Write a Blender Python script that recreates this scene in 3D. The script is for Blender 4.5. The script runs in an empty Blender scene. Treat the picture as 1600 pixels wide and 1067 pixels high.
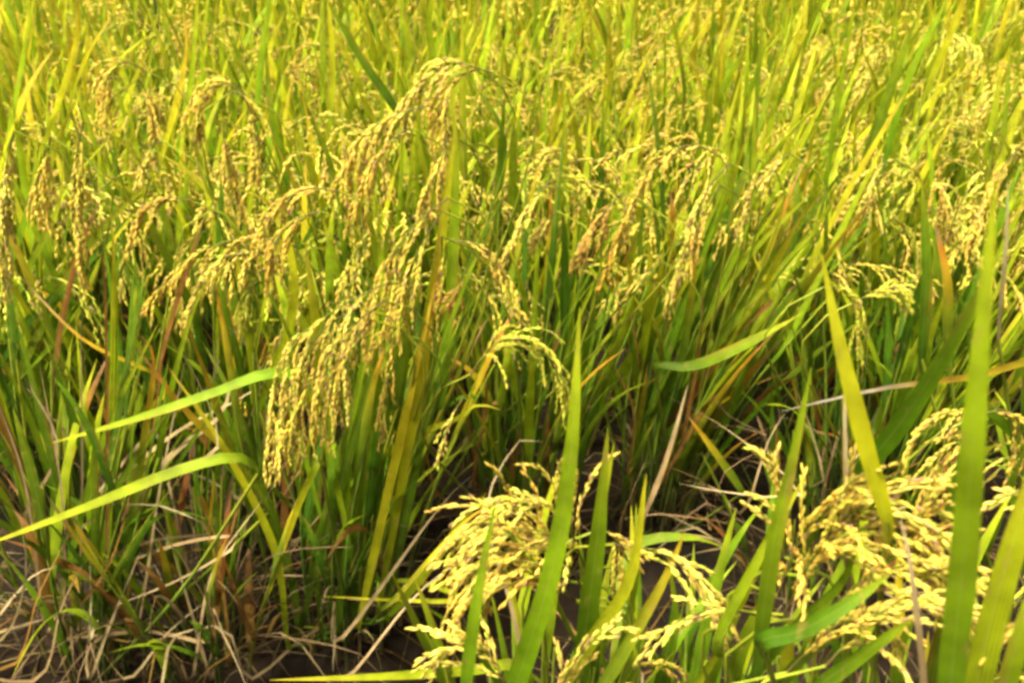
import bpy, math, random
import numpy as np
from mathutils import Matrix, Vector, Euler

# ------------------------------------------------------------------ camera, sky, sun, exposure
S = bpy.context.scene
C = S.collection
CAM_H, PITCH, LENS = 1.25, math.radians(28.0), 35.0
cam_data = bpy.data.cameras.new('camera')
cam_data.lens = LENS; cam_data.sensor_width = 36.0; cam_data.clip_start = 0.02; cam_data.clip_end = 900.0
cam_data.dof.use_dof = True; cam_data.dof.focus_distance = 1.25; cam_data.dof.aperture_fstop = 9.0
cam = bpy.data.objects.new('camera', cam_data); C.objects.link(cam)
cam.location = (0, 0, CAM_H); cam.rotation_euler = (math.pi/2 - PITCH, 0, 0)
S.camera = cam

SUN_EL, SUN_AZ = math.radians(68), math.radians(-128)     # azimuth clockwise from +Y
world = bpy.data.worlds.new('World'); S.world = world; world.use_nodes = True
wn = world.node_tree.nodes; wl = world.node_tree.links
sky = wn.new('ShaderNodeTexSky'); sky.sky_type = 'NISHITA'; sky.sun_disc = False
sky.sun_elevation = SUN_EL; sky.sun_rotation = SUN_AZ; sky.dust_density = 9.0; sky.air_density = 0.5; sky.ozone_density = 0.3
wn['Background'].inputs['Strength'].default_value = 0.08
wl.new(sky.outputs[0], wn['Background'].inputs['Color'])
sun_d = bpy.data.lights.new('sun', 'SUN'); sun_d.energy = 4.0; sun_d.angle = math.radians(11.0); sun_d.color = (1.0, 0.94, 0.82)
sun = bpy.data.objects.new('sun', sun_d); C.objects.link(sun); sun.location = (0, 0, 6)
sd = Vector((math.cos(SUN_EL)*math.sin(SUN_AZ), math.cos(SUN_EL)*math.cos(SUN_AZ), math.sin(SUN_EL)))
sun.rotation_euler = sd.to_track_quat('Z', 'Y').to_euler()
S.view_settings.view_transform = 'Standard'; S.view_settings.look = 'None'
S.view_settings.exposure = 1.75; S.view_settings.gamma = 1.0
S.render.engine = 'CYCLES'
S.render.filter_size = 3.2
S.cycles.filter_width = 3.2
S.cycles.use_adaptive_sampling = True; S.cycles.adaptive_threshold = 0.06; S.cycles.adaptive_min_samples = 24
S.cycles.max_bounces = 5; S.cycles.transmission_bounces = 4; S.cycles.diffuse_bounces = 3; S.cycles.glossy_bounces = 2

# ------------------------------------------------------------------ pixel of the photograph (1600 x 1067) -> point at distance y
FPX = 1600*LENS/36.0
def at(px, py, y):
    a = (px - 800.0)/FPX; b = (533.5 - py)/FPX
    d = np.array([a, math.cos(PITCH) + b*math.sin(PITCH), -math.sin(PITCH) + b*math.cos(PITCH)])
    return np.array([0, 0, CAM_H]) + d*(y/d[1])

# ------------------------------------------------------------------ materials
def mat_plant(name, transl, rough, spec, vein, hue_j=0.02, val_j=0.25):
    m = bpy.data.materials.new(name); m.use_nodes = True
    n = m.node_tree.nodes; l = m.node_tree.links
    bs = n['Principled BSDF']; out = n['Material Output']
    at_ = n.new('ShaderNodeAttribute'); at_.attribute_name = 'col'
    st = n.new('ShaderNodeAttribute'); st.attribute_name = 'st'
    oi = n.new('ShaderNodeObjectInfo')
    geo = n.new('ShaderNodeNewGeometry')
    tc = n.new('ShaderNodeTexCoord')
    nz = n.new('ShaderNodeTexNoise'); nz.inputs['Scale'].default_value = 38.0; nz.inputs['Detail'].default_value = 4.0
    l.new(tc.outputs['Object'], nz.inputs['Vector'])
    hsv = n.new('ShaderNodeHueSaturation')
    mr = n.new('ShaderNodeMapRange'); mr.inputs['To Min'].default_value = 0.5 - hue_j; mr.inputs['To Max'].default_value = 0.5 + hue_j
    l.new(oi.outputs['Random'], mr.inputs['Value']); l.new(mr.outputs[0], hsv.inputs['Hue'])
    mv = n.new('ShaderNodeMapRange'); mv.inputs['From Min'].default_value = 0.3; mv.inputs['From Max'].default_value = 0.7
    mv.inputs['To Min'].default_value = 1.0 - val_j; mv.inputs['To Max'].default_value = 1.0 + val_j
    l.new(nz.outputs['Fac'], mv.inputs['Value']); l.new(mv.outputs[0], hsv.inputs['Value'])
    l.new(at_.outputs['Color'], hsv.inputs['Color'])
    col = hsv.outputs['Color']
    if vein:
        fl = n.new('ShaderNodeTexNoise'); fl.inputs['Scale'].default_value = 120.0; fl.inputs['Detail'].default_value = 3.0
        mp = n.new('ShaderNodeMapping'); mp.inputs['Scale'].default_value = (1, 1, .35); l.new(tc.outputs['Object'], mp.inputs[0]); l.new(mp.outputs[0], fl.inputs['Vector'])
        ft = n.new('ShaderNodeMapRange'); ft.inputs['From Min'].default_value = 0.60; ft.inputs['From Max'].default_value = 0.72; ft.inputs['To Max'].default_value = 0.55
        l.new(fl.outputs['Fac'], ft.inputs['Value'])
        fx = n.new('ShaderNodeMix'); fx.data_type = 'RGBA'; l.new(ft.outputs[0], fx.inputs['Factor']); l.new(col, fx.inputs['A']); fx.inputs['B'].default_value = (0.36, 0.24, 0.05, 1)
        col = fx.outputs['Result']
        sx = n.new('ShaderNodeSeparateXYZ'); l.new(st.outputs['Vector'], sx.inputs[0])
        # parallel veins across the blade and a paler midrib
        mu = n.new('ShaderNodeMath'); mu.operation = 'MULTIPLY'; mu.inputs[1].default_value = 24.0; l.new(sx.outputs['Y'], mu.inputs[0])
        sn = n.new('ShaderNodeMath'); sn.operation = 'SINE'; l.new(mu.outputs[0], sn.inputs[0])
        vm = n.new('ShaderNodeMapRange'); vm.inputs['From Min'].default_value = -1; vm.inputs['To Min'].default_value = 0.80; vm.inputs['To Max'].default_value = 1.12
        l.new(sn.outputs[0], vm.inputs['Value'])
        ab = n.new('ShaderNodeMath'); ab.operation = 'ABSOLUTE'; l.new(sx.outputs['Y'], ab.inputs[0])
        rib = n.new('ShaderNodeMapRange'); rib.inputs['From Min'].default_value = 0.02; rib.inputs['From Max'].default_value = 0.14
        rib.inputs['To Min'].default_value = 0.14; rib.inputs['To Max'].default_value = 0.0
        l.new(ab.outputs[0], rib.inputs['Value'])
        mx = n.new('ShaderNodeMix'); mx.data_type = 'RGBA'; mx.blend_type = 'MULTIPLY'; mx.inputs['Factor'].default_value = 1.0
        l.new(col, mx.inputs['A']); l.new(vm.outputs[0], mx.inputs['B'])
        mx2 = n.new('ShaderNodeMix'); mx2.data_type = 'RGBA'; l.new(rib.outputs[0], mx2.inputs['Factor'])
        l.new(mx.outputs['Result'], mx2.inputs['A']); mx2.inputs['B'].default_value = (0.42, 0.46, 0.10, 1)
        col = mx2.outputs['Result']
        bp = n.new('ShaderNodeBump'); bp.inputs['Strength'].default_value = 0.25; bp.inputs['Distance'].default_value = 0.0006
        l.new(sn.outputs[0], bp.inputs['Height']); l.new(bp.outputs[0], bs.inputs['Normal'])
    l.new(col, bs.inputs['Base Color'])
    bs.inputs['Roughness'].default_value = rough
    bs.inputs['Specular IOR Level'].default_value = spec
    tr = n.new('ShaderNodeBsdfTranslucent')
    g = n.new('ShaderNodeGamma'); g.inputs['Gamma'].default_value = 0.92; l.new(col, g.inputs['Color']); l.new(g.outputs[0], tr.inputs['Color'])
    ms = n.new('ShaderNodeMixShader'); ms.inputs[0].default_value = transl
    l.new(bs.outputs[0], ms.inputs[1]); l.new(tr.outputs[0], ms.inputs[2]); l.new(ms.outputs[0], out.inputs['Surface'])
    return m
M_LEAF = mat_plant('rice_leaf', 0.52, 0.5, 0.14, True)
M_DRY = mat_plant('dry_leaf', 0.25, 0.75, 0.15, True, 0.012, 0.3)
M_STEM = mat_plant('rice_stem', 0.12, 0.5, 0.3, False)
M_GRAIN = mat_plant('rice_grain', 0.34, 0.6, 0.25, False, 0.012, 0.22)

def mat_mud():
    m = bpy.data.materials.new('wet_mud'); m.use_nodes = True
    n = m.node_tree.nodes; l = m.node_tree.links; bs = n['Principled BSDF']
    tc = n.new('ShaderNodeTexCoord')
    a = n.new('ShaderNodeTexNoise'); a.inputs['Scale'].default_value = 5.0; a.inputs['Detail'].default_value = 8.0
    b = n.new('ShaderNodeTexNoise'); b.inputs['Scale'].default_value = 60.0; b.inputs['Detail'].default_value = 6.0; b.inputs['Roughness'].default_value = 0.7
    l.new(tc.outputs['Object'], a.inputs['Vector']); l.new(tc.outputs['Object'], b.inputs['Vector'])
    r = n.new('ShaderNodeValToRGB'); l.new(a.outputs['Fac'], r.inputs[0])
    r.color_ramp.elements[0].position = 0.32; r.color_ramp.elements[0].color = (0.006, 0.004, 0.0015, 1)
    r.color_ramp.elements[1].position = 0.7; r.color_ramp.elements[1].color = (0.022, 0.013, 0.005, 1)
    mx = n.new('ShaderNodeMix'); mx.data_type = 'RGBA'; mx.blend_type = 'OVERLAY'; mx.inputs['Factor'].default_value = 0.35
    l.new(r.outputs[0], mx.inputs['A']); l.new(b.outputs['Color'], mx.inputs['B']); l.new(mx.outputs['Result'], bs.inputs['Base Color'])
    rr = n.new('ShaderNodeMapRange'); rr.inputs['To Min'].default_value = 0.7; rr.inputs['To Max'].default_value = 1.0; bs.inputs['Specular IOR Level'].default_value = 0.12
    l.new(a.outputs['Fac'], rr.inputs['Value']); l.new(rr.outputs[0], bs.inputs['Roughness'])
    bp = n.new('ShaderNodeBump'); bp.inputs['Strength'].default_value = 0.7; bp.inputs['Distance'].default_value = 0.01
    l.new(b.outputs['Fac'], bp.inputs['Height']); l.new(bp.outputs[0], bs.inputs['Normal'])
    return m
M_MUD = mat_mud()

# ------------------------------------------------------------------ colour palettes (base -> tip), linear
PAL = {
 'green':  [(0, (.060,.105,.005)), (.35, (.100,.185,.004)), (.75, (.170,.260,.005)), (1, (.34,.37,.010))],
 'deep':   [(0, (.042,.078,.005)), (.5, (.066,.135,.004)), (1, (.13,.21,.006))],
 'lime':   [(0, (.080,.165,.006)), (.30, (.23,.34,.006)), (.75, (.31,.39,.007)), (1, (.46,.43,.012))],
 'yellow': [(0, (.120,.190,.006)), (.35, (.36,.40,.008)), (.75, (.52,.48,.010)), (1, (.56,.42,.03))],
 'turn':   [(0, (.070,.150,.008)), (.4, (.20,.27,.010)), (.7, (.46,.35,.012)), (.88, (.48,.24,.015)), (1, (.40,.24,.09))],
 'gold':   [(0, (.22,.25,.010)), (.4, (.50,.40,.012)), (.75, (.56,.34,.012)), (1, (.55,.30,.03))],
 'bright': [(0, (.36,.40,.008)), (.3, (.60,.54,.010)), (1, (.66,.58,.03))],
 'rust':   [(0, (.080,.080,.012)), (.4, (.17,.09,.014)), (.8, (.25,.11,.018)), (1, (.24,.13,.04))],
 'straw':  [(0, (.20,.13,.05)), (.4, (.38,.27,.11)), (1, (.48,.37,.18))],
 'pale':   [(0, (.30,.24,.08)), (.5, (.42,.33,.15)), (1, (.48,.40,.22))],
 'thatch': [(0, (.07,.045,.018)), (.5, (.17,.105,.042)), (1, (.30,.20,.09))],
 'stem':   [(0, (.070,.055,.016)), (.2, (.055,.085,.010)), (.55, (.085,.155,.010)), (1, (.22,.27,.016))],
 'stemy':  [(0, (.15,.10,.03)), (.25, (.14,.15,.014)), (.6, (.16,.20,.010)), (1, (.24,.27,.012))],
 'whitetip': [(0, (.20,.28,.01)), (.55, (.40,.38,.012)), (.78, (.50,.36,.02)), (.86, (.62,.55,.32)), (1, (.68,.62,.46))],
}
for k in PAL: PAL[k] = (np.array([p[0] for p in PAL[k]]), np.array([p[1] for p in PAL[k]]))
def pal(name, t):
    a, b = PAL[name]
    return np.stack([np.interp(t, a, b[:, i]) for i in range(3)], 1)
GRAIN = {'gold': (.78,.57,.08), 'pale': (.82,.67,.115), 'green': (.60,.58,.05), 'brown': (.58,.32,.06), 'orange': (.70,.43,.05)}

# ------------------------------------------------------------------ mesh builder
def nrm(v): return v/(np.linalg.norm(v, axis=-1, keepdims=True) + 1e-12)

class MB:
    def __init__(s): s.v, s.q, s.t, s.c, s.st, s.n = [], [], [], [], [], 0
    def add(s, v, c, quads=None, tris=None, st=None):
        s.v.append(v); s.c.append(c)
        if quads is not None: s.q.append(np.asarray(quads, np.int32).reshape(-1, 4) + s.n)
        if tris is not None: s.t.append(np.asarray(tris, np.int32).reshape(-1, 3) + s.n)
        s.st.append(st if st is not None else np.zeros((len(v), 3))); s.n += len(v)
    def mesh(s, name, mat):
        v = np.concatenate(s.v); c = np.concatenate(s.c); st = np.concatenate(s.st)
        q = np.concatenate(s.q) if s.q else np.zeros((0, 4), np.int32); t = np.concatenate(s.t) if s.t else np.zeros((0, 3), np.int32)
        me = bpy.data.meshes.new(name)
        li = np.concatenate([q.ravel(), t.ravel()]).astype(np.int32)
        ls = np.concatenate([np.arange(len(q))*4, len(q)*4 + np.arange(len(t))*3]).astype(np.int32)
        me.vertices.add(len(v)); me.vertices.foreach_set('co', v.astype(np.float32).ravel())
        me.loops.add(len(li)); me.loops.foreach_set('vertex_index', li)
        me.polygons.add(len(ls)); me.polygons.foreach_set('loop_start', ls)
        me.polygons.foreach_set('use_smooth', np.ones(len(ls), bool))
        a = me.attributes.new('col', 'FLOAT_COLOR', 'POINT')
        a.data.foreach_set('color', np.concatenate([c, np.ones((len(c), 1))], 1).astype(np.float32).ravel())
        a = me.attributes.new('st', 'FLOAT_VECTOR', 'POINT'); a.data.foreach_set('vector', st.astype(np.float32).ravel())
        me.materials.append(mat); me.update(calc_edges=True)
        return me
    def build(s, name, mat, parent=None):
        o = bpy.data.objects.new(name, s.mesh(name, mat)); C.objects.link(o)
        if parent is not None: o.parent = parent
        return o

def curve(pts, n):
    """Catmull-Rom through pts, n samples even along the length."""
    p = np.asarray(pts, float)
    if len(p) == 2: p = np.array([p[0], (p[0]+p[1])/2, p[1]])
    q = np.concatenate([[2*p[0]-p[1]], p, [2*p[-1]-p[-2]]])
    out = []
    for i in range(1, len(q)-2):
        t = np.linspace(0, 1, 13)[:-1, None]
        a, b, c, d = q[i-1], q[i], q[i+1], q[i+2]
        out.append(.5*(2*b + (c-a)*t + (2*a-5*b+4*c-d)*t**2 + (3*b-a-3*c+d)*t**3))
    out.append(p[-1:]); o = np.concatenate(out)
    L = np.concatenate([[0], np.cumsum(np.linalg.norm(np.diff(o, axis=0), axis=1))])
    s = np.linspace(0, L[-1], n)
    return np.stack([np.interp(s, L, o[:, k]) for k in range(3)], 1)
def tang(p): return nrm(np.gradient(p, axis=0))

def blade(mb, pts, w, palette, rng, side=None, face=None, twist=0.0, n=13, fold=0.22, base_w=0.35, shade=1.0, peak=0.38, tip=1.0):
    """A grass blade: V-folded strip, narrow at its base, widest at a third, drawn out to a point."""
    P = curve(pts, n); T = tang(P); t = np.linspace(0, 1, n)
    if side is None: side = np.cross(T.mean(0), face)
    sd_ = np.asarray(side, float); sd_ = nrm(sd_ - T*(T @ sd_)[:, None]); N = np.cross(sd_, T)
    a = (twist*(t-.3))[:, None] + rng.normal(0, .05)
    sd_, N = sd_*np.cos(a) + N*np.sin(a), N*np.cos(a) - sd_*np.sin(a)
    prof = np.where(t < peak, base_w + (1-base_w)*np.sin(t/peak*math.pi/2), np.clip(1 - (np.clip(t-peak, 0, 1)/(1-peak))**1.9, 0, 1)**.8)
    prof = np.maximum(prof, .03)*(1 + .03*np.sin(t*23 + rng.random()*6))
    hw = (w*.5*prof)[:, None]; dep = hw*fold
    wav = (np.sin(t*rng.uniform(9, 18) + rng.random()*6)*.10)[:, None]*hw
    V = np.empty((n, 3, 3)); V[:, 0] = P - sd_*hw + N*(dep + wav); V[:, 1] = P; V[:, 2] = P + sd_*hw + N*(dep - wav)
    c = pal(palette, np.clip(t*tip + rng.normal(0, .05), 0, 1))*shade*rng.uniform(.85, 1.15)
    # brown fleck band or scorched margin on some blades
    cc = np.repeat(c[:, None, :], 3, 1)
    if rng.random() < .4:
        k = rng.choice([0, 2]); z = np.exp(-((t-rng.uniform(.4, .95))/.14)**2)[:, None]*.6
        cc[:, k] = cc[:, k]*(1-z) + np.array([.40, .24, .03])*z
    st = np.zeros((n, 3, 3)); st[:, :, 0] = t[:, None]; st[:, :, 1] = np.array([-1, 0, 1.]); st[:, :, 2] = rng.random()
    b = 3*np.arange(n-1)[:, None]
    mb.add(V.reshape(-1, 3), cc.reshape(-1, 3), quads=np.concatenate([b + [0, 1, 4, 3], b + [1, 2, 5, 4]]), st=st.reshape(-1, 3))

def tube(mb, pts, r0, r1, palette, rng, n=9, k=5, nodes=True):
    P = curve(pts, n); T = tang(P); t = np.linspace(0, 1, n)
    u = nrm(np.cross(T, [0.31, 0.95, 0.05])); w = np.cross(T, u)
    r = (r0 + (r1-r0)*t)[:, None, None]
    a = np.linspace(0, 2*math.pi, k, endpoint=False)
    V = P[:, None] + r*(np.cos(a)[None, :, None]*u[:, None] + np.sin(a)[None, :, None]*w[:, None])
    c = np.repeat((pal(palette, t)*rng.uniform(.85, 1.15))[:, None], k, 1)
    i, j = [g.ravel() for g in np.meshgrid(np.arange(n-1), np.arange(k), indexing='ij')]; j2 = (j+1) % k
    mb.add(V.reshape(-1, 3), c.reshape(-1, 3), quads=np.stack([i*k+j, i*k+j2, (i+1)*k+j2, (i+1)*k+j], 1))

def grains(mb, pos, d, ln, wd, col, rng, sides=5):
    """Pointed husks at pos along d, all at once."""
    m = len(pos)
    zz = [.20, .50, .80] if sides > 4 else [.28, .70]; rr = [.72, 1.0, .58] if sides > 4 else [.95, .80]
    u = nrm(np.cross(d, nrm(rng.normal(size=(m, 3))))); w = np.cross(d, u)
    a = np.linspace(0, 2*math.pi, sides, endpoint=False); R = len(zz); nv = 2 + R*sides
    V = np.empty((m, nv, 3)); V[:, 0] = pos; V[:, -1] = pos + d*ln[:, None]
    for k in range(R):
        ring = np.cos(a)[None, :, None]*u[:, None] + .72*np.sin(a)[None, :, None]*w[:, None]
        V[:, 1+k*sides:1+(k+1)*sides] = (pos + d*(ln*zz[k])[:, None])[:, None] + ring*(wd*.5*rr[k])[:, None, None]
    f3 = [(0, 1+(j+1) % sides, 1+j) for j in range(sides)]; f4 = []
    for k in range(R-1):
        o = 1+k*sides; f4 += [(o+j, o+(j+1) % sides, o+sides+(j+1) % sides, o+sides+j) for j in range(sides)]
    o = 1+(R-1)*sides; f3 += [(o+j, o+(j+1) % sides, nv-1) for j in range(sides)]
    off = (np.arange(m)*nv)[:, None, None]
    cc = np.repeat(col[:, None], nv, 1); cc[:, -1] *= np.array([.85, .7, .6]); cc[:, 0] *= np.array([.8, .95, .8])
    mb.add(V.reshape(-1, 3), cc.reshape(-1, 3), quads=np.array(f4)[None] + off, tris=np.array(f3)[None] + off)

DOWN = np.array([0, 0, -1.])
def branch(mb, p, d, L, rng, col, sides, stiff, size=1.1):
    """One rachilla bending under its own grains."""
    step = .0028 if sides > 4 else .0048
    step *= size
    n = max(4, int(L/step)); P = [p]; D = []
    for i in range(n):
        d = nrm(d + DOWN*(.045 if stiff else .075)*(step/.0044)*(1 + 1.2*i/n) + rng.normal(0, .045, 3)); D.append(d); P.append(P[-1] + d*step)
    P = np.array(P[:-1]); D = np.array(D)
    r = .0005*size; u = nrm(np.cross(D, [.3, .8, .1])); w = np.cross(D, u)
    V = np.concatenate([P + u*r, P - u*r*.5 + w*r*.87, P - u*r*.5 - w*r*.87]); i = np.arange(n-1)
    f = np.concatenate([np.stack([a+i, b+i, b+i+1, a+i+1], 1) for a, b in ((0, n), (n, 2*n), (2*n, 0))])
    mb.add(V, np.tile(np.array([.34, .34, .035]), (len(V), 1)), quads=f)
    s0 = max(1, int(n*.12)); gi = np.arange(s0, n)
    gi = gi[rng.random(len(gi)) > .07]
    m = len(gi); ph = gi*math.pi*.73 + rng.normal(0, .8, m) + rng.random()*6
    out = np.cos(ph)[:, None]*u[gi] + np.sin(ph)[:, None]*w[gi]
    spread = rng.uniform(.06, .24, m)[:, None]
    gd = nrm(D[gi] + out*spread)
    ln = rng.uniform(.0070, .0092, m)*size*(1.0 if sides > 4 else 1.25); wd = ln*rng.uniform(.27, .34, m)
    base = np.array(GRAIN[col])*rng.uniform(.85, 1.1); mixf = max(0, rng.normal(.12, .22))
    base = base*(1-min(mixf, .7)) + np.array(GRAIN[['green', 'pale', 'orange', 'gold'][rng.integers(4)]])*min(mixf, .7)
    cl = base*rng.uniform(.86, 1.10, (m, 1))*(1 + rng.normal(0, .04, (m, 3)))
    odd = rng.random(m) < .12; cl[odd] = cl[odd]*np.array([.78, 1.0, .6])
    odd = rng.random(m) < .06; cl[odd] = np.array([.42, .25, .10])
    grains(mb, P[gi] + out*.0008*size, gd, ln, wd, cl, rng, sides)

def panicle(axis_pts, rng, parent, col='gold', nb=9, bl=.10, sides=5, split=True, open_=.5, size=1.0, org=None, stiff=False):
    """Drooping ear: axis, side branches set spirally, husks along each. split: a sub-part for every branch."""
    P = curve(axis_pts, 22)
    if org is not None: P = P - org
    T = tang(P); mb = MB()
    tube(mb, P, .0011*size, .0005*size, 'stemy', rng, n=14, k=4)
    pieces = []
    nb = int(nb*1.05)
    for i in range(nb):
        s = .10 + .88*(i + rng.random()*.6)/nb; k = min(20, s*21); j = int(k); fr = k-j
        p = P[j]*(1-fr) + P[j+1]*fr; t = T[j]
        ph = i*2.4 + rng.random(); u = nrm(np.cross(t, [.2, .3, .9])); w = np.cross(t, u)
        d = nrm(t + (u*math.cos(ph) + w*math.sin(ph))*open_*rng.uniform(.6, 1.3) + DOWN*.10)
        L = bl*(1 - .45*s)*rng.uniform(.75, 1.15)
        b = MB() if split else mb
        branch(b, p, d, L, rng, col, sides, stiff, size)
        pieces.append(b)
    b = MB() if split else mb
    branch(b, P[-3], T[-2], bl*.5, rng, col, sides, False, size); pieces.append(b)
    o = mb.build('panicle', M_GRAIN, parent)
    if split:
        for b in pieces: b.build('branch', M_GRAIN, o)
    return o

# ------------------------------------------------------------------ one rice plant: a tuft of tillers
def tuft(rng, root, ntil=13, hc=.60, spread=.05, npan=7, flare=.24, sides=4, split=False, pals=None, dry=6, lf=(.28, .42), lw=(.0095, .0135), lean=(0, 0), pcol=('gold', 'pale', 'gold', 'green'), psize=1.0, nseg=11, dl=(.14, .36), thin=1.0):
    pals = pals or (['lime']*5 + ['yellow']*3 + ['green']*4 + ['turn']*2 + ['gold'])
    for i in range(ntil):
        az = i*2.399 + rng.normal(0, .3); q = math.sqrt((i+.5)/ntil)
        b = np.array([math.cos(az), math.sin(az), 0])*spread*q
        til = flare*q*rng.uniform(.6, 1.25); h = hc*rng.uniform(.82, 1.1)
        o = np.array([math.cos(az), math.sin(az), 0])
        ln = np.array([lean[0], lean[1], 0])
        def cp(s): return b + np.array([0, 0, 1])*h*s + o*h*(til*s*.75 + til*s*s*.45) + ln*h*s*s
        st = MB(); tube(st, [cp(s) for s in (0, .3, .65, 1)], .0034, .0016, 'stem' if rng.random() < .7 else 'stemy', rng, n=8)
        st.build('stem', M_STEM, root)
        for s in (rng.uniform(.18, .34), rng.uniform(.42, .6), rng.uniform(.74, .9)):
            la = az + rng.normal(0, 1.0); out = np.array([math.cos(la), math.sin(la), 0])
            L = rng.uniform(*lf)*(1.0 if s < .7 else .85)
            th = til + rng.uniform(.02, .22)*(1 if s < .7 else .8); bend = abs(rng.normal(0, .42)) if s < .7 else abs(rng.normal(0, .25))
            if s < .4: bend += .15
            p = cp(s); pts = [cp(max(0, s-.09)), p]; m = 5
            for k in range(m):
                a = th + bend*((k+1)/m)**1.6
                p = p + (np.array([0, 0, 1])*math.cos(a) + out*math.sin(a) + ln*.7)*L/m; pts.append(p)
            r_ = rng.random()
            pn = pals[rng.integers(len(pals))]
            if s < .4: pn = ['green', 'deep', 'deep', 'green', 'turn', 'rust'][rng.integers(6)]
            elif s < .7 and rng.random() < .45: pn = ['green', 'deep', 'lime'][rng.integers(3)]
            mb = MB(); sv = np.array([-math.sin(la), math.cos(la), 0]) + rng.normal(0, .35, 3)
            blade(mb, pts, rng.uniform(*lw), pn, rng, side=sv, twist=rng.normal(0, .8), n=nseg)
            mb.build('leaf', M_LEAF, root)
        if npan and i % max(1, round(ntil/npan)) == 0 or (npan and npan > ntil*.6 and rng.random() < .8):
            pa = az + rng.normal(0, .6); out = nrm(np.array([math.cos(pa), math.sin(pa), 0]) + ln*3)
            L = rng.uniform(.17, .23)*psize; a = til + .1; p = cp(1); pts = [p]; m = 7; tot = rng.uniform(1.5, 2.5)
            for k in range(m):
                a += tot/m*(1.5 if k < 4 else .5)
                p = p + (np.array([0, 0, 1])*math.cos(a) + out*math.sin(a))*L/m; pts.append(p)
            panicle(pts, rng, root, pcol[rng.integers(len(pcol))], nb=8, bl=.095*psize, sides=sides, split=split, size=psize)
    for i in range(dry):                                    # dead lower leaves, bent and broken round the foot
        la = rng.random()*6.28; out = np.array([math.cos(la), math.sin(la), 0]); L = rng.uniform(*dl)
        p = out*spread*rng.uniform(.4, 1.1) + np.array([0, 0, rng.uniform(.0, .16)]); pts = [p]; a = rng.uniform(.05, .8)*(.5 if i % 2 else 1); m = 5; br = rng.integers(1, 7)
        for k in range(m):
            a += rng.uniform(.05, .3) + (rng.uniform(.4, 1.3) if k == br else 0)
            p = p + (np.array([0, 0, 1])*math.cos(a) + out*math.sin(a))*L/m; p[2] = max(p[2], .012); pts.append(p)
            la += rng.normal(0, .15)
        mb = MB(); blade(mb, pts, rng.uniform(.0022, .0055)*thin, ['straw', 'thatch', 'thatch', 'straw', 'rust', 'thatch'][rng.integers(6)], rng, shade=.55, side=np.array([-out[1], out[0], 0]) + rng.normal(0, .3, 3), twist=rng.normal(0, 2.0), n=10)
        mb.build('dry_leaf', M_DRY, root)

def plant_root(x, y, label, group=None):
    o = bpy.data.objects.new('rice_plant', None); C.objects.link(o); o.location = (x, y, gz(x, y)); o.empty_display_size = .05
    o['label'] = label; o['category'] = 'rice plant'
    if group: o['group'] = group
    return o

# ------------------------------------------------------------------ the ground
def gz(x, y):
    return .016*math.sin(x*7.1 + 1.3*math.sin(y*5.3))*math.cos(y*6.3 + .7) + .008*math.sin(x*23 + y*17) - .012
def ground():
    def axis(lo, hi):
        a = list(np.arange(lo, hi, .035)); s = .08
        while a[-1] < 400: a.append(a[-1] + s); s *= 1.25
        s = .08
        while a[0] > -400: a.insert(0, a[0] - s); s *= 1.25
        return a
    xs, ys = axis(-1.6, 1.6), axis(.2, 2.6)
    rng = np.random.default_rng(4)
    v = []
    for y in ys:
        for x in xs:
            near = abs(x) < 2.4 and -.5 < y < 4
            v.append((x, y, gz(x, y) + (rng.normal(0, .0035) if near else 0)))
    nx = len(xs)
    f = [(j*nx+i, j*nx+i+1, (j+1)*nx+i+1, (j+1)*nx+i) for j in range(len(ys)-1) for i in range(nx-1)]
    me = bpy.data.meshes.new('ground'); me.from_pydata(v, [], f); me.materials.append(M_MUD)
    me.polygons.foreach_set('use_smooth', [True]*len(f))
    o = bpy.data.objects.new('ground', me); C.objects.link(o)
    o['kind'] = 'structure'; o['label'] = 'dark wet mud between the rice plants'
ground()

# ------------------------------------------------------------------ the clumps one can single out, each built for its own place
R = np.random.default_rng
PL = {}
def hero(key, x, y, label, seed, **kw):
    root = plant_root(x, y, label); root['group'] = 'rice plants of the near rows'
    tuft(R(seed), root, **dict(dict(sides=5, split=True, nseg=13, spread=.075, lw=(.011, .016)), **kw)); PL[key] = (root, np.array([x, y, gz(x, y)])); return root
mixd = ['green']*4 + ['lime']*4 + ['deep']*3 + ['turn']*2 + ['yellow']
hero('mid', -.285, 1.285, 'tall rice plant with big pale ears drooping to the left, left of centre', 11, ntil=26, npan=0, lean=(.13, .02), hc=.56, pals=mixd, flare=.15, dry=22, spread=.10)
hero('left', -.70, 1.22, 'rice plant at the lower left with brown dry leaves round its foot', 12, ntil=20, npan=0, lean=(.14, .03), hc=.54, pals=['deep', 'green', 'deep', 'turn', 'rust', 'deep'], flare=.22, dry=44)
hero('edge', -1.06, 1.72, 'deep green rice plant at the left edge with long hanging ears', 13, ntil=20, npan=0, lean=(.20, 0), hc=.60, pals=['green', 'deep', 'deep', 'deep'], dry=20)
hero('arch', -.56, 1.52, 'rice plant behind the left clumps whose ears arch in curved combs', 14, ntil=22, npan=0, lean=(.05, .0), hc=.56, pals=mixd)
hero('centre', .02, 1.50, 'dark stemmed rice plant in the centre with one small ear curling right', 15, ntil=24, npan=3, hc=.56, lean=(.05, .02), pals=['green', 'deep', 'deep', 'lime', 'lime', 'turn'], flare=.14)
hero('fan', .30, 1.60, 'rice plant right of centre whose leaves fan to the right over dark straw', 16, ntil=26, npan=4, lean=(.24, .02), hc=.60, pals=mixd, flare=.2, dry=16)
hero('knot', .62, 1.46, 'dark green rice plant behind the slanting yellow leaf at right', 26, ntil=20, npan=0, hc=.50, pals=['green', 'deep', 'deep', 'lime'], dry=14, lf=(.22, .34))
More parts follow.
